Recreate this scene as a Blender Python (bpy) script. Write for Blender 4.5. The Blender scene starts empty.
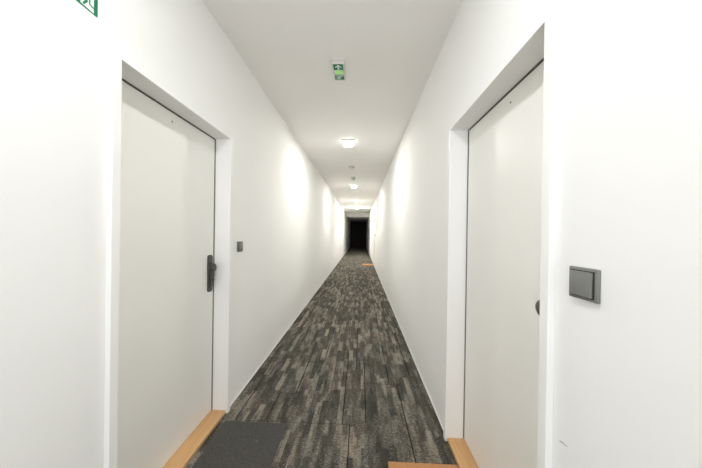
import bpy, bmesh, math
from mathutils import Vector, Matrix
S = bpy.context.scene
C = S.collection

# ------------------------------------------------------------------ place (metres)
XL, XR, H = -0.949, 0.573, 2.66          # wall faces and ceiling of the corridor (runs along +Y)
Y0, Y1 = -2.2, 23.2                      # near and far ends
OPH = 1.957                              # height of the door openings
REC = 0.095                              # depth from wall face to door leaf

# ------------------------------------------------------------------ node helpers
class NT:
    def __init__(s, name):
        s.m = bpy.data.materials.new(name); s.m.use_nodes = True
        s.t = s.m.node_tree; s.b = s.t.nodes['Principled BSDF']
    def n(s, typ, **kw):
        x = s.t.nodes.new(typ)
        for k, v in kw.items(): setattr(x, k, v)
        return x
    def put(s, sock, v):
        if isinstance(v, bpy.types.NodeSocket): s.t.links.new(v, sock)
        else: sock.default_value = v
    def math(s, op, a, b=0.0, c=0.0, clamp=False):
        x = s.n('ShaderNodeMath', operation=op, use_clamp=clamp)
        s.put(x.inputs[0], a); s.put(x.inputs[1], b); s.put(x.inputs[2], c)
        return x.outputs[0]
    def xyz(s):
        tc = s.n('ShaderNodeTexCoord'); sp = s.n('ShaderNodeSeparateXYZ')
        s.t.links.new(tc.outputs['Object'], sp.inputs[0])
        return tc.outputs['Object'], sp.outputs[0], sp.outputs[1], sp.outputs[2]
    def comb(s, x, y, z=0.0):
        c = s.n('ShaderNodeCombineXYZ')
        s.put(c.inputs[0], x); s.put(c.inputs[1], y); s.put(c.inputs[2], z)
        return c.outputs[0]
    def noise(s, vec, scale=1.0, detail=2.0, rough=0.5):
        x = s.n('ShaderNodeTexNoise'); s.put(x.inputs['Vector'], vec)
        x.inputs['Scale'].default_value = scale; x.inputs['Detail'].default_value = detail
        x.inputs['Roughness'].default_value = rough
        return x.outputs['Fac']
    def white(s, vec):
        x = s.n('ShaderNodeTexWhiteNoise', noise_dimensions='3D'); s.put(x.inputs['Vector'], vec)
        return x.outputs['Value']
    def ramp(s, fac, stops):
        x = s.n('ShaderNodeValToRGB'); s.put(x.inputs[0], fac)
        e = x.color_ramp.elements
        while len(e) < len(stops): e.new(0.5)
        for i, (p, c) in enumerate(stops): e[i].position = p; e[i].color = (*c, 1)
        return x.outputs[0]
    def mix(s, fac, a, b, mode='MIX'):
        x = s.n('ShaderNodeMix', data_type='RGBA', blend_type=mode)
        s.put(x.inputs[0], fac); s.put(x.inputs[6], a if isinstance(a, bpy.types.NodeSocket) else (*a, 1))
        s.put(x.inputs[7], b if isinstance(b, bpy.types.NodeSocket) else (*b, 1))
        return x.outputs[2]
    def bump(s, h, strength=0.2, dist=0.001):
        x = s.n('ShaderNodeBump'); x.inputs['Strength'].default_value = strength
        x.inputs['Distance'].default_value = dist
        s.put(x.inputs['Height'], h); s.t.links.new(x.outputs[0], s.b.inputs['Normal'])
    def base(s, v):
        s.put(s.b.inputs['Base Color'], v if isinstance(v, bpy.types.NodeSocket) else (*v, 1))
    def set(s, **kw):
        for k, v in kw.items(): s.b.inputs[k].default_value = v

def paint(name, col, rough=0.6, var=0.012, bump=0.06, bscale=450, spec=0.3):
    k = NT(name); o, x, y, z = k.xyz()
    f = k.noise(o, 1.3, 3)
    a = tuple(c * (1 - var) for c in col); b = tuple(min(1, c * (1 + var)) for c in col)
    k.base(k.ramp(f, [(0.35, a), (0.65, b)]))
    k.bump(k.noise(o, bscale, 2), bump, 0.0006)
    k.b.inputs['Roughness'].default_value = rough
    k.b.inputs['Specular IOR Level'].default_value = spec
    return k.m

WALL = (0.88, 0.877, 0.862)
M = {}
M['wall'] = paint('white wall paint', WALL, 0.75)
M['ceiling'] = paint('white ceiling paint', (0.90, 0.885, 0.86), 0.8)
M['guard'] = paint('white corner profile', (0.88, 0.877, 0.862), 0.45, bump=0.0)
M['door'] = paint('off white door foil', (0.865, 0.855, 0.815), 0.38, 0.02, 0.03, 200, 0.45)
M['skirting'] = paint('white skirting', (0.87, 0.865, 0.85), 0.4, bump=0.0)
M['gap'] = paint('dark door seal', (0.05, 0.048, 0.042), 0.7)
M['frame'] = paint('door frame with groove shade', (0.20, 0.195, 0.175), 0.5, bump=0.0)  # darkened so the groove beside the leaf reads as shaded
M['metal'] = paint('dark bronze fitting', (0.085, 0.08, 0.070), 0.35, 0.05, 0.0, spec=0.6)
M['metal'].node_tree.nodes['Principled BSDF'].inputs['Metallic'].default_value = 0.35
M['switch'] = paint('anthracite switch plastic', (0.19, 0.195, 0.178), 0.35, 0.02, 0.0, spec=0.5)
M['switch_dark'] = paint('dark switch gap', (0.03, 0.03, 0.028), 0.6)
M['screw'] = paint('dark screw head', (0.03, 0.03, 0.03), 0.5)
M['mark'] = paint('grey scuff mark', (0.36, 0.35, 0.34), 0.8)
M['far'] = paint('near black far end', (0.03, 0.03, 0.028), 0.6)  # even near-black colour on the wall that closes the far end
M['green'] = paint('safety sign green', (0.010, 0.20, 0.095), 0.4, bump=0.0)
M['sign_white'] = paint('safety sign white', (0.80, 0.86, 0.82), 0.4, bump=0.0)
M['housing'] = paint('white plastic housing', (0.72, 0.71, 0.68), 0.45, bump=0.0)
M['lamp_base'] = paint('grey lamp base', (0.30, 0.29, 0.27), 0.5, bump=0.0)
M['opal_off'] = paint('unlit opal diffuser', (0.30, 0.29, 0.27), 0.4, bump=0.0)

def emis(name, col, e, strength):
    k = NT(name); k.base(col); k.set(**{'Roughness': 0.4})
    k.b.inputs['Emission Color'].default_value = (*e, 1)
    k.b.inputs['Emission Strength'].default_value = strength
    return k.m
LC = (1.0, 0.985, 0.925)
M['lamp'] = emis('lit opal diffuser', (0.9, 0.9, 0.88), LC, 32.0)
M['lamp_side'] = emis('lit opal diffuser rim', (0.9, 0.9, 0.88), LC, 0.9)
M['lamp_strong'] = emis('lit opal diffuser stronger tube', (0.9, 0.9, 0.88), LC, 50.0)
M['lamp_strong_end'] = M['lamp_strong']
M['lamp_soft'] = emis('lit opal diffuser softer tube', (0.9, 0.9, 0.88), (0.97, 0.985, 1.0), 20.5)
M['lamp_side_soft'] = M['lamp_side']
M['lamp_side_strong_end'] = emis('lit opal diffuser rim end tube', (0.9, 0.9, 0.88), LC, 15.0)
M['lamp_side_strong'] = emis('lit opal diffuser rim stronger tube', (0.9, 0.9, 0.88), LC, 1.4)
M['led'] = emis('lit green diode lens', (0.35, 0.62, 0.22), (0.42, 1.0, 0.22), 0.02)

# wood threshold
k = NT('light oak'); o, x, y, z = k.xyz()
f = k.noise(k.comb(k.math('MULTIPLY', x, 60), k.math('MULTIPLY', y, 3.0), z), 1, 5, 0.6)
k.base(k.ramp(f, [(0.3, (0.56, 0.32, 0.135)), (0.7, (0.70, 0.43, 0.20))]))
k.set(Roughness=0.42); M['oak'] = k.m
# coir
k = NT('coir fibre'); o, x, y, z = k.xyz()
f = k.noise(o, 420, 3, 0.7)
k.base(k.ramp(f, [(0.32, (0.24, 0.10, 0.035)), (0.68, (0.74, 0.39, 0.16))]))
k.set(Roughness=0.95); k.bump(f, 0.8, 0.003); M['coir'] = k.m
# charcoal mat
k = NT('charcoal mat pile'); o, x, y, z = k.xyz()
f = k.noise(o, 300, 3, 0.75); g = k.noise(o, 14, 4, 0.7); g2 = k.noise(o, 90, 4, 0.8)
c = k.ramp(f, [(0.35, (0.022, 0.021, 0.020)), (0.65, (0.080, 0.074, 0.068))])
c = k.mix(k.ramp(g2, [(0.40, (0, 0, 0)), (0.65, (0.55, 0.55, 0.55))]), c, (0.105, 0.10, 0.094))
c = k.mix(k.ramp(g, [(0.66, (0, 0, 0)), (0.74, (0.35, 0.35, 0.35))]), c, (0.20, 0.195, 0.18))
k.base(c); k.set(Roughness=0.95); k.bump(f, 0.6, 0.002); M['mat'] = k.m

# carpet: laid planks with streaks in taupe and grey, thin dark seams
def carpet():
    k = NT('woven plank carpet'); o, x, y, z = k.xyz()
    fray = k.noise(k.comb(k.math('MULTIPLY', x, 160), k.math('MULTIPLY', y, 14)), 1, 2)
    fx = k.noise(k.comb(k.math('MULTIPLY', x, 7), k.math('MULTIPLY', y, 60)), 1, 2)
    def streak(w, l, seed, jit):
        u = k.math('ADD', k.math('DIVIDE', x, w), k.math('MULTIPLY', fx, 0.12 * jit))
        col = k.math('FLOOR', k.math('ADD', u, seed))
        off = k.white(k.comb(col, seed * 1.7, 3.1))
        v = k.math('ADD', k.math('DIVIDE', y, l), k.math('MULTIPLY', off, 13.0))
        v = k.math('ADD', v, k.math('MULTIPLY', fray, 0.3 * jit))
        return k.white(k.comb(col, k.math('FLOOR', v), seed))
    a = streak(0.042, 0.23, 1.37, 1.0)
    b = streak(0.024, 0.11, 5.11, 1.0)
    pl = streak(0.265, 1.0, 8.65, 0.0)
    n1 = k.noise(k.comb(k.math('MULTIPLY', x, 26), k.math('MULTIPLY', y, 6.5)), 1, 3, 0.6)
    n2 = k.noise(k.comb(k.math('MULTIPLY', x, 48), k.math('MULTIPLY', y, 120)), 1, 2, 0.6)
    n3 = k.noise(k.comb(k.math('MULTIPLY', x, 330), k.math('MULTIPLY', y, 60)), 1, 2, 0.6)
    s = k.math('MULTIPLY', a, 0.40)
    s = k.math('MULTIPLY_ADD', b, 0.20, s)
    s = k.math('MULTIPLY_ADD', pl, 0.07, s)
    s = k.math('MULTIPLY_ADD', n1, 0.50, s)
    s = k.math('MULTIPLY_ADD', n2, 0.66, s)
    s = k.math('MULTIPLY_ADD', n3, 0.30, s)
    s = k.math('SUBTRACT', s, 0.56)
    c = k.ramp(s, [(0.18, (0.042, 0.041, 0.034)), (0.42, (0.066, 0.063, 0.053)),
                   (0.58, (0.108, 0.100, 0.081)), (0.68, (0.205, 0.187, 0.150)), (0.95, (0.31, 0.290, 0.245))])
    dash = k.noise(k.comb(k.math('MULTIPLY', x, 75), k.math('MULTIPLY', y, 150), 2.0), 1, 1)
    dash = k.ramp(dash, [(0.53, (0, 0, 0)), (0.60, (1, 1, 1))])
    msk = k.noise(k.comb(k.math('MULTIPLY', x, 16), k.math('MULTIPLY', y, 5), 6.0), 1, 2)
    msk = k.ramp(msk, [(0.46, (0, 0, 0)), (0.56, (0.40, 0.40, 0.40))])
    c = k.mix(k.math('MULTIPLY', dash, msk), c, (0.30, 0.285, 0.245))
    tint = k.noise(k.comb(k.math('MULTIPLY', x, 11), k.math('MULTIPLY', y, 3), 4.0), 1, 2)
    c = k.mix(k.ramp(tint, [(0.45, (0, 0, 0)), (0.7, (0.5, 0.5, 0.5))]), c, k.mix(1.0, c, (1.12, 0.97, 0.93), 'MULTIPLY'))
    # seams: those one can see up close, then a running pattern further on
    def seam(x0, ya, yb, w=0.0042):
        d = k.math('ABSOLUTE', k.math('SUBTRACT', x, x0))
        m = k.math('LESS_THAN', d, w)
        m = k.math('MULTIPLY', m, k.math('GREATER_THAN', y, ya))
        return k.math('MULTIPLY', m, k.math('LESS_THAN', y, yb))
    tot = None
    for q in [(-.053, .68, 1.68), (-.105, 1.68, 2.68), (.058, 1.70, 2.52), (-.50, 1.98, 2.98), (-.63, 1.69, 2.0),
              (-.845, 1.69, 2.69), (.268, 2.15, 3.15), (.335, 1.15, 2.15), (-.018, 2.37, 3.37), (-.34, 2.62, 3.5),
              (.47, 2.3, 3.3), (-.68, 2.72, 3.7)]:
        m = seam(*q); tot = m if tot is None else k.math('MAXIMUM', tot, m)
    def cross(y0, xa, xb, w=0.003):
        m = k.math('LESS_THAN', k.math('ABSOLUTE', k.math('SUBTRACT', y, y0)), w)
        m = k.math('MULTIPLY', m, k.math('GREATER_THAN', x, xa))
        return k.math('MULTIPLY', k.math('MULTIPLY', m, k.math('LESS_THAN', x, xb)), 0.55)
    for q in [(1.68, -.845, -.053), (2.15, .07, .37), (1.98, -.66, -.46), (2.53, -.02, .07), (2.69, -.85, -.5)]:
        tot = k.math('MAXIMUM', tot, cross(*q))
    u = k.math('DIVIDE', x, 0.13); cu = k.math('FLOOR', u); fr = k.math('FRACT', u)
    r = k.white(k.comb(cu, 9.0, 2.0))
    v = k.math('ADD', y, k.math('MULTIPLY', r, 7.0))
    on = k.math('GREATER_THAN', k.white(k.comb(cu, k.math('FLOOR', v), 7.7)), 0.45)
    g = k.math('MULTIPLY', k.math('LESS_THAN', fr, 0.06), on)
    g = k.math('MULTIPLY', g, k.math('GREATER_THAN', y, 3.2))
    tot = k.math('MAXIMUM', tot, g)
    c = k.mix(k.math('MULTIPLY', tot, 0.86), c, (0.012, 0.012, 0.010))
    k.base(c); k.set(Roughness=0.96); k.b.inputs['Specular IOR Level'].default_value = 0.12
    k.bump(k.math('ADD', n2, n3), 0.5, 0.0015)
    return k.m
M['carpet'] = carpet()

# ------------------------------------------------------------------ mesh helpers
def box(bm, x0, x1, y0, y1, z0, z1, bev=0.0, seg=2):
    m = Matrix.Translation(((x0+x1)/2, (y0+y1)/2, (z0+z1)/2)) @ Matrix.Diagonal((abs(x1-x0), abs(y1-y0), abs(z1-z0), 1))
    r = bmesh.ops.create_cube(bm, size=1.0, matrix=m)
    if bev:
        e = list({e for v in r['verts'] for e in v.link_edges})
        bmesh.ops.bevel(bm, geom=e, offset=bev, segments=seg, profile=0.5, affect='EDGES')
def lathe(bm, prof, axis, org, seg=32):
    """prof: list of (distance along axis, radius); axis 'x','-x','z','-z'"""
    org = Vector(org); d = {'x': Vector((1,0,0)), '-x': Vector((-1,0,0)), 'z': Vector((0,0,1)), '-z': Vector((0,0,-1))}[axis]
    a = Vector((0,1,0)); b = d.cross(a); rings = []
    for t, r in prof:
        rings.append([bm.verts.new(org + d*t + (a*math.cos(2*math.pi*i/seg) + b*math.sin(2*math.pi*i/seg))*max(r, 1e-5)) for i in range(seg)])
    for p, q in zip(rings, rings[1:]):
        for i in range(seg): bm.faces.new((p[i], p[(i+1) % seg], q[(i+1) % seg], q[i]))
    bm.faces.new(rings[0][::-1]); bm.faces.new(rings[-1])
def prism(bm, pts, fn, d0, d1):
    """pts: 2-D outline, fn(u, v, d) -> 3-D point; extruded from d0 to d1"""
    A = [bm.verts.new(fn(u, v, d0)) for u, v in pts]; B = [bm.verts.new(fn(u, v, d1)) for u, v in pts]
    n = len(pts); bm.faces.new(A[::-1]); bm.faces.new(B)
    for i in range(n): bm.faces.new((A[i], A[(i+1) % n], B[(i+1) % n], B[i]))
def obj(name, bm, mat, parent=None, smooth=False, **props):
    bmesh.ops.recalc_face_normals(bm, faces=bm.faces)
    me = bpy.data.meshes.new(name); bm.to_mesh(me); bm.free()
    me.materials.append(M[mat])
    if smooth:
        for p in me.polygons: p.use_smooth = True
        me.set_sharp_from_angle(angle=math.radians(40))
    o = bpy.data.objects.new(name, me); C.objects.link(o)
    if parent: o.parent = parent
    for a, b in props.items(): o[a] = b
    return o
def thing(name, loc, label, cat, group=None):
    o = bpy.data.objects.new(name, None); C.objects.link(o); o.location = loc
    o.empty_display_size = 0.05
    o['label'] = label; o['category'] = cat
    if group: o['group'] = group
    return o
def new(): return bmesh.new()

# ------------------------------------------------------------------ shell
OPL = [(0.924, 1.737)]                               # openings in the left wall (near, far)
OPR = [(0.780, 1.583), (9.70, 10.503), (13.30, 14.103)]
def wall(name, face, sgn, ops, label):
    bm = new(); T = 0.30; R = 0.17
    y = Y0 - 0.2
    def b(y0, y1, z0, z1, d0=0.0, d1=T): 
        box(bm, *sorted((face + sgn*d0, face + sgn*d1)), y0, y1, z0, z1)
    for a, c in ops:
        b(y, a, 0, H); b(a, c, OPH, H); b(a, c, 0, OPH, R, T); y = c
    b(y, Y1 + 0.2, 0, H)
    return obj(name, bm, 'wall', kind='structure', label=label)
WL = wall('wall_left', XL, -1, OPL, 'long white painted wall on the left of the corridor')
WR = wall('wall_right', XR, 1, OPR, 'long white painted wall on the right of the corridor')
bm = new(); box(bm, XL-0.3, XR+0.3, Y0-0.2, Y1+0.2, -0.12, 0)
obj('floor', bm, 'carpet', kind='structure', label='grey and taupe streaked carpet planks along the whole corridor')
bm = new(); box(bm, XL-0.3, XR+0.3, Y0-0.2, Y1+0.2, H, H+0.15)
obj('ceiling', bm, 'ceiling', kind='structure', label='plain white ceiling of the corridor')
bm = new(); box(bm, XL, XR, 16.5, Y1, 2.39, H)
obj('ceiling_far', bm, 'ceiling', kind='structure', label='lowered ceiling over the dark far stretch of the corridor')
bm = new(); WX0, WX1, WZ0, WZ1 = -0.84, 0.46, 0.85, 2.35
for q in ((XL, WX0, 0, H), (WX1, XR, 0, H), (WX0, WX1, 0, WZ0), (WX0, WX1, WZ1, H)):
    box(bm, q[0], q[1], Y0-0.2, Y0, q[2], q[3])
obj('wall_near', bm, 'wall', kind='structure', label='white end wall with a window behind the viewer')
bm = new(); m_ = (WX0+WX1)/2
for q in ((WX0, WX0+0.06, WZ0, WZ1), (WX1-0.06, WX1, WZ0, WZ1), (m_-0.04, m_+0.04, WZ0+0.06, WZ1-0.06), (WX0+0.06, WX1-0.06, WZ0, WZ0+0.06), (WX0+0.06, WX1-0.06, WZ1-0.06, WZ1)):
    box(bm, q[0], q[1], Y0-0.14, Y0-0.08, q[2], q[3])
obj('window_1', bm, 'guard', kind='structure')
la = bpy.data.lights.new('daylight', 'AREA'); la.shape = 'RECTANGLE'; la.size = 1.15; la.size_y = 1.35
la.color = (0.93, 0.965, 1.0); la.energy = 2.3
lo = bpy.data.objects.new('daylight', la); C.objects.link(lo)
lo.location = (m_, Y0-0.05, 1.6); lo.rotation_euler = (math.radians(90), 0, 0)
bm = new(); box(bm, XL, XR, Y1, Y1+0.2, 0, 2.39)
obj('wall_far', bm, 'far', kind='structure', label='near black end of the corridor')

# skirting strips
def skirt(name, face, sgn, ops):
    bm = new(); y = Y0
    for a, c in list(ops) + [(Y1, None)]:
        a2 = a - 0.034 if c else a
        x0, x1 = sorted((face, face - sgn*0.006))
        box(bm, x0, x1, y, a2, 0.0, 0.013, 0.0015, 1)
        y = (c + 0.034) if c else y
    obj(name, bm, 'skirting', kind='structure')
skirt('baseboard_left', XL, -1, OPL); skirt('baseboard_right', XR, 1, OPR)

# white corner profiles around the openings (one L profile on each vertical edge)
n = 0
for face, sgn, ops in ((XL, -1, OPL), (XR, 1, OPR)):
    for a, c in ops:
        n += 1; bm = new()
        box(bm, *sorted((face + sgn*0.002, face - sgn*0.019)), a - 0.001, c + 0.001, OPH, OPH + 0.007, 0.002, 2)
        obj('trim_%d' % n, bm, 'guard', kind='structure')
        for edge, out in ((a, -1), (c, 1)):
            n += 1; bm = new(); t = 0.021
            z1 = OPH
            ys = sorted((edge - out*0.002, edge + out*0.032))
            box(bm, *sorted((face, face - sgn*t)), *ys, 0, z1, 0.002, 2)           # wing on the wall
            ys = sorted((edge, edge - out*0.002))
            box(bm, *sorted((face - sgn*0.001, face + sgn*0.03)), *ys, 0.0, z1)    # wing in the reveal
            obj('trim_%d' % n, bm, 'guard', kind='structure')

# doors
def door(n, face, sgn, a, c, latch, detailed=True):
    """latch: +1 lock edge at the far side, -1 at the near side"""
    D = face + sgn*REC                                # plane of the leaf
    def X(d): return D + sgn*d                        # d > 0 goes into the wall
    def xs(d0, d1): return sorted((X(d0), X(d1)))
    bm = new(); g = 0.0045
    box(bm, *xs(0, 0.04), a + 0.003 + g, c - 0.003 - g, 0.024, OPH - 0.003 - g, 0.0015, 1)
    d = obj('door_%d' % n, bm, 'door', kind='structure')
    bm = new()                                        # frame lining round the leaf, colour darkened to draw the groove shade
    for y0, y1, z0, z1 in ((a, a+0.003, 0, OPH), (c-0.003, c, 0, OPH), (a+0.003, c-0.003, OPH-0.003, OPH)):
        box(bm, *xs(-0.004, 0.045), y0, y1, z0, z1)
    obj('door_frame', bm, 'frame', d, label='thin metal frame round the leaf, darkened as groove shade')
    bm = new()
    box(bm, *xs(0.008, 0.05), a+0.003, a+0.0068, 0.02, OPH-0.003); box(bm, *xs(0.008, 0.05), c-0.0068, c-0.003, 0.02, OPH-0.003)
    box(bm, *xs(0.008, 0.05), a+0.0068, c-0.0068, OPH-0.0068, OPH-0.003)
    obj('door_seal', bm, 'gap', d, label='dark rubber seal in the gap')
    bm = new(); ex = face - sgn*0.006
    box(bm, *sorted((ex, D + sgn*0.03)), a+0.001, c-0.001, 0.0, 0.022, 0.002, 2)
    obj('threshold', bm, 'oak', d, label='light oak threshold board')
    bm = new(); yc = (a+c)/2 + (0.0 if sgn < 0 else -0.035)
    lathe(bm, [(0, 0.0045), (0.0015, 0.004), (0.002, 0.001)], '-x' if sgn > 0 else 'x', (X(0.0005), yc, 1.900), 16)
    obj('screw_head', bm, 'screw', d, label='small dark dot near the top of the leaf')
    # long security plate with round knob
    ly = (c - 0.054) if latch > 0 else (a + 0.108)
    zc = 1.008
    def fn(u, v, dd): return (X(-dd), ly + u, zc + v)
    def rr(w, h, r, k=8):
        P = []
        for cx, cy, s in ((w-r, h-r, 0), (-w+r, h-r, 1), (-w+r, -h+r, 2), (w-r, -h+r, 3)):
            for i in range(k+1):
                t = math.pi/2*(s + i/k); P.append((cx + r*math.cos(t), cy + r*math.sin(t)))
        return P
    bm = new(); prism(bm, rr(0.0235, 0.127, 0.015), fn, -0.0005, 0.011)
    pe = [e for e in bm.edges if all(abs((v.co.x - X(-0.011))) < 1e-5 for v in e.verts)]
    bmesh.ops.bevel(bm, geom=pe, offset=0.003, segments=2, affect='EDGES')
    h = obj('handle_plate', bm, 'metal', d, True, label='dark bronze long plate')
    if not detailed: 
        bm = new(); lathe(bm, [(0.01, .012), (.03, .012), (.032, .026), (.055, .026)], '-x' if sgn > 0 else 'x', (D, ly, 1.056)); obj('door_knob', bm, 'metal', h, True); return d
    ax = '-x' if sgn > 0 else 'x'
    bm = new()
    lathe(bm, [(0.009, 0.022), (0.014, 0.021), (0.015, 0.0125), (0.017, 0.012), (0.019, 0.0235), (0.022, 0.028),
               (0.029, 0.030), (0.035, 0.0285), (0.039, 0.023), (0.040, 0.005)], ax, (D, ly, 1.048))
    obj('door_knob', bm, 'metal', h, True, label='dark round knob')
    # raised shield over the lock cylinder: a wedge that swells below the knob
    bm = new()
    prof = [(0.082, 0.010), (0.072, 0.022), (0.058, 0.024), (0.040, 0.012), (0.012, 0.012), (-0.004, 0.024), (-0.030, 0.029),
            (-0.070, 0.027), (-0.096, 0.018), (-0.104, 0.010)]
    top = [bm.verts.new((X(-q), ly - 0.014, zc + v)) for v, q in prof]; bot = [bm.verts.new((X(-q), ly + 0.014, zc + v)) for v, q in prof]
    bm.faces.new(top); bm.faces.new(bot[::-1])
    for i in range(len(prof)): j = (i+1) % len(prof); bm.faces.new((top[i], bot[i], bot[j], top[j]))
    bmesh.ops.bevel(bm, geom=list(bm.edges), offset=0.002, segments=2, affect='EDGES')
    obj('cylinder_shield', bm, 'metal', h, True)
    bm = new(); lathe(bm, [(0.026, 0.0095), (0.0315, 0.009), (0.032, 0.0085)], ax, (D, ly, zc - 0.045), 24)
    box(bm, *xs(-0.031, -0.0328), ly-0.0012, ly+0.0012, zc-0.052, zc-0.038)
    obj('lock_cylinder', bm, 'screw', h, True)
    return d
door(1, XL, -1, *OPL[0], 1)
door(2, XR, 1, *OPR[0], -1)
door(3, XR, 1, *OPR[1], -1, False)
door(4, XR, 1, *OPR[2], -1, False)

# marks on the right wall
bm = new()
def onwall(u, v, d): return (XR - d, u, v)
prism(bm, [(0.724, 0.722), (0.716, 0.7245), (0.700, 0.7262), (0.696, 0.7255), (0.700, 0.7245), (0.716, 0.7215), (0.723, 0.7195)], onwall, -0.0005, 0.0004)
obj('scratch', bm, 'mark', WR, label='short grey scratch low beside the right door')
bm = new(); lathe(bm, [(0, 0.0028), (0.0006, 0.0026)], '-x', (XR, 0.768, 1.56), 12)
obj('nail_hole', bm, 'mark', WR, label='tiny grey dot in the wall')

# ------------------------------------------------------------------ ceiling lamps
LAMP_GROUP = 'square lit lamps along the corridor ceiling'
def lamp(y, label, lit=True, z=H, s=0.088, kind=''):
    t = thing('ceiling_light', ((XL+XR)/2 - 0.012, y, z), label, 'ceiling light', LAMP_GROUP if lit else None)
    bm = new(); box(bm, -s, s, -s, s, -0.016, 0, 0.003, 2)
    obj('lamp_base', bm, 'lamp_base', t)
    bm = new(); box(bm, -s+0.003, s-0.003, -s+0.003, s-0.003, -0.054, -0.016, 0.006, 3)
    for v in bm.verts:                                # sides taper downwards
        if v.co.z < -0.035: v.co.x *= 0.74; v.co.y *= 0.74
    d = obj('diffuser', bm, 'lamp' + kind if lit else 'opal_off', t, True, label='glowing white square diffuser' if lit else 'unlit square diffuser')
    if lit:                                           # the rim glows less than the flat face
        d.data.materials.append(M['lamp_side' + kind])
        for p in d.data.polygons:
            if p.normal.z > -0.9: p.material_index = 1
    return t
lamp(3.68, 'square white ceiling lamp, lit, the largest and nearest one in view')
lamp(7.06, 'square white ceiling lamp, lit, just behind the farther exit sign')
lamp(10.22, 'square white ceiling lamp, lit, third along the corridor ceiling', kind='_strong')
lamp(13.10, 'square white ceiling lamp, lit, last one before the dark end', kind='_strong_end')
lamp(0.42, 'square white ceiling lamp above the two nearest doors, out of frame', kind='_soft')
lamp(17.3, 'small unlit ceiling lamp just inside the dark lowered stretch', False, 2.39, 0.07)

# smoke detector
t = thing('smoke_detector', (-0.20, 5.10, H), 'round pale smoke detector on the ceiling between first lamp and farther exit sign', 'smoke detector')
bm = new(); lathe(bm, [(0, 0.056), (0.010, 0.056), (0.012, 0.050)], '-z', (0, 0, 0)); obj('detector_base', bm, 'lamp_base', t, True)
bm = new(); lathe(bm, [(0.011, 0.046), (0.022, 0.046), (0.034, 0.036), (0.044, 0.020), (0.045, 0.002)], '-z', (0, 0, 0)); obj('detector_dome', bm, 'housing', t, True)

# ------------------------------------------------------------------ exit luminaires on the ceiling
def exit_light(y, label, x=-0.196):
    t = thing('exit_sign', (x, y, H), label, 'exit sign', 'green exit signs on the ceiling')
    bm = new(); box(bm, -0.052, 0.052, 0, 0.225, -0.008, 0, 0.002, 2); obj('mounting_plate', bm, 'housing', t)
    bm = new(); box(bm, -0.047, 0.047, 0.006, 0.219, -0.036, -0.008, 0.004, 2); obj('housing', bm, 'housing', t)
    zb = -0.036
    # readable from the near side: v runs away from the viewer = downwards on the pictogram
    def plate(name, y0, y1, shapes, lab):
        bm = new(); box(bm, -0.038, 0.038, y0, y1, zb-0.0012, zb+0.0005)
        p = obj(name, bm, 'green', t, label=lab)
        bm = new(); w, l = 0.076, y1 - y0
        for s in shapes:
            prism(bm, [(-0.038 + u*w, y0 + v*l) for u, v in s], lambda u, v, d: (u, v, zb - d), 0.0010, 0.0018)
        obj('pictogram', bm, 'sign_white', p, label='white pictogram')
    arrow = [[(.41, .90), (.59, .90), (.59, .40), (.41, .40)],
             [(.50, .10), (.18, .42), (.18, .62), (.44, .38), (.56, .38), (.82, .62), (.82, .42)]]
    # running figure lying along a door opening
    man = [[(.08, .14), (.92, .14), (.92, .30), (.08, .30)],
           [(.52, .38), (.58, .36), (.63, .38), (.64, .44), (.60, .48), (.54, .47), (.51, .43)],
           [(.40, .46), (.56, .50), (.60, .60), (.74, .62), (.74, .68), (.56, .67), (.50, .60), (.44, .70), (.56, .80), (.50, .92), (.44, .88), (.46, .80), (.34, .74), (.26, .86), (.12, .86), (.12, .79), (.22, .78), (.34, .58), (.28, .58), (.22, .68), (.16, .65), (.24, .52)]]
    plate('arrow_panel', 0.010, 0.078, arrow, 'green panel with a white arrow')
    plate('running_figure_panel', 0.139, 0.204, man, 'green panel with a white running figure and bar')
    bm = new(); box(bm, -0.030, 0.030, 0.086, 0.128, zb-0.003, zb, 0.0014, 2); obj('status_lens', bm, 'led', t, label='glowing yellow-green lens')
exit_light(1.935, 'green and white exit sign box on the ceiling, the near large one')
exit_light(5.99, 'small distant exit sign box on the ceiling just before the second lamp')

# ------------------------------------------------------------------ wall sign high on the left wall
t = thing('escape_route_sign', (XL, 0.76, 2.13), 'green and white escape route sign high on left wall, cut by top edge', 'safety sign')
def sw(u, v, d): return (d, u - 0.76, v - 2.13)
bm = new(); prism(bm, [(0.552, 2.055), (0.852, 2.055), (0.852, 2.205), (0.552, 2.205)], sw, 0, 0.002); obj('sign_board', bm, 'green', t)
bm = new()
prism(bm, [(0.798, 2.0605), (0.8385, 2.0575), (0.8385, 2.195), (0.785, 2.195), (0.785, 2.100), (0.7955, 2.085)], sw, 0.0015, 0.0026)
prism(bm, [(0.70, 2.062), (0.748, 2.062), (0.748, 2.09), (0.70, 2.09)], sw, 0.0015, 0.0026)
# running figure further left on the board
prism(bm, [(0.66, 2.070), (0.675, 2.070), (0.70, 2.10), (0.715, 2.088), (0.735, 2.088), (0.735, 2.098), (0.72, 2.10), (0.70, 2.125), (0.72, 2.15), (0.745, 2.14), (0.75, 2.15), (0.715, 2.17), (0.68, 2.165), (0.655, 2.145), (0.663, 2.138), (0.685, 2.15), (0.69, 2.142)], sw, 0.0015, 0.0026)
lathe(bm, [(0.0015, 0.011), (0.0026, 0.011)], 'x', (0, 0.722-0.76, 2.185-2.13), 20)
obj('white_pictogram', bm, 'sign_white', t)
bm = new()
prism(bm, [(0.8025, 2.0640), (0.8075, 2.0615), (0.8200, 2.0815), (0.8155, 2.0880)], sw, 0.0026, 0.0032)
prism(bm, [(0.8225, 2.14), (0.8228, 2.0790), (0.8252, 2.0740), (0.8397, 2.0720), (0.8397, 2.0765), (0.8270, 2.0795), (0.8260, 2.14)], sw, 0.0026, 0.0032)
obj('green_strokes', bm, 'green', t)

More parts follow.
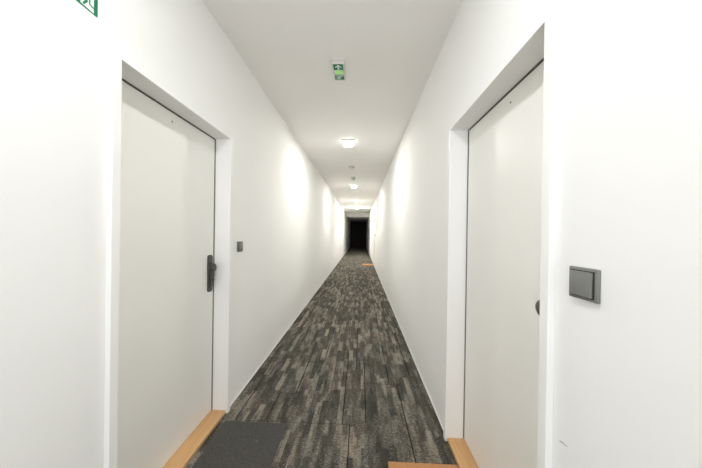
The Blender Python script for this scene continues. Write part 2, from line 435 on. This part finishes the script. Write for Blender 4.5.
# ------------------------------------------------------------------ light switches
def light_switch(face, sgn, yc, zc, label, group='dark grey rocker switches beside the doors', hs=0.0405):
    t = thing('light_switch', (face, yc, zc), label, 'light switch', group)
    bm = new(); box(bm, *sorted((0, -sgn*0.009)), -hs, hs, -hs, hs, 0.0022, 2); obj('switch_frame', bm, 'switch', t, True)
    bm = new(); box(bm, *sorted((-sgn*0.008, -sgn*0.0105)), -0.0335, 0.0335, -0.0335, 0.0335); obj('switch_gap', bm, 'switch_dark', t)
    bm = new(); box(bm, *sorted((-sgn*0.006, -sgn*0.0175)), -0.0300, 0.0300, -0.0310, 0.0310, 0.002, 2)
    for v in bm.verts:                                # the rocker is tipped, deeper at the foot
        if abs(v.co.x) > 0.015: v.co.x += sgn * (0.0015 if v.co.z > 0 else 0.0)
    obj('rocker', bm, 'switch', t, True)
light_switch(XR, 1, 0.651, 1.181, 'large dark grey light switch on the right wall beside the near right door')
light_switch(XL, -1, 1.915, 1.182, 'dark grey light switch on the left wall just past the left door')
light_switch(XR, 1, 9.60, 1.24, 'tiny distant light switch before the farther right door with the orange mat')
light_switch(XR, 1, 13.15, 1.24, 'tiny distant light switch on right wall before the last door')

# ------------------------------------------------------------------ mats
def mat(name, x0, x1, y0, y1, h, m, label, cat='doormat', group=None):
    bm = new(); box(bm, x0, x1, y0, y1, 0.0, h, 0.003, 2)
    o = obj(name, bm, m, label=label, category=cat)
    if group: o['group'] = group
    return o
mat('doormat', -0.905, -0.476, 1.02, 1.662, 0.006, 'mat', 'dark charcoal doormat in front of the left door')
mat('coir_doormat', 0.175, 0.560, 0.80, 1.405, 0.016, 'coir', 'orange brown coir doormat at the near right door, cut by the bottom edge')
mat('coir_doormat', 0.110, 0.560, 10.02, 10.42, 0.030, 'coir', 'orange coir doormat far down the corridor by the right wall')

# ------------------------------------------------------------------ world, camera
w = bpy.data.worlds.new('World'); S.world = w; w.use_nodes = True
w.node_tree.nodes['Background'].inputs[0].default_value = (0.5, 0.6, 0.8, 1)
w.node_tree.nodes['Background'].inputs[1].default_value = 0.0

F, yaw, pitch, roll = 248.2, 0.0376, -0.0031, 0.0148
cam = bpy.data.cameras.new('camera'); co = bpy.data.objects.new('camera', cam); C.objects.link(co); S.camera = co
cam.sensor_width = 36; cam.sensor_fit = 'HORIZONTAL'; cam.lens = F*36/702; cam.clip_start = 0.02; cam.clip_end = 100
f = Vector((-math.sin(yaw)*math.cos(pitch), math.cos(yaw)*math.cos(pitch), math.sin(pitch)))
r = Vector((math.cos(yaw), math.sin(yaw), 0)); u = r.cross(f)
r2 = r*math.cos(roll) + u*math.sin(roll); u2 = -r*math.sin(roll) + u*math.cos(roll)
co.matrix_world = Matrix(((r2.x, u2.x, -f.x, 0), (r2.y, u2.y, -f.y, 0), (r2.z, u2.z, -f.z, 1.3), (0, 0, 0, 1)))

v = S.view_settings; v.view_transform = 'Standard'; v.look = 'None'; v.gamma = 1; v.exposure = 3.72; v.use_curve_mapping = False
S.cycles.max_bounces = 12; S.cycles.diffuse_bounces = 8
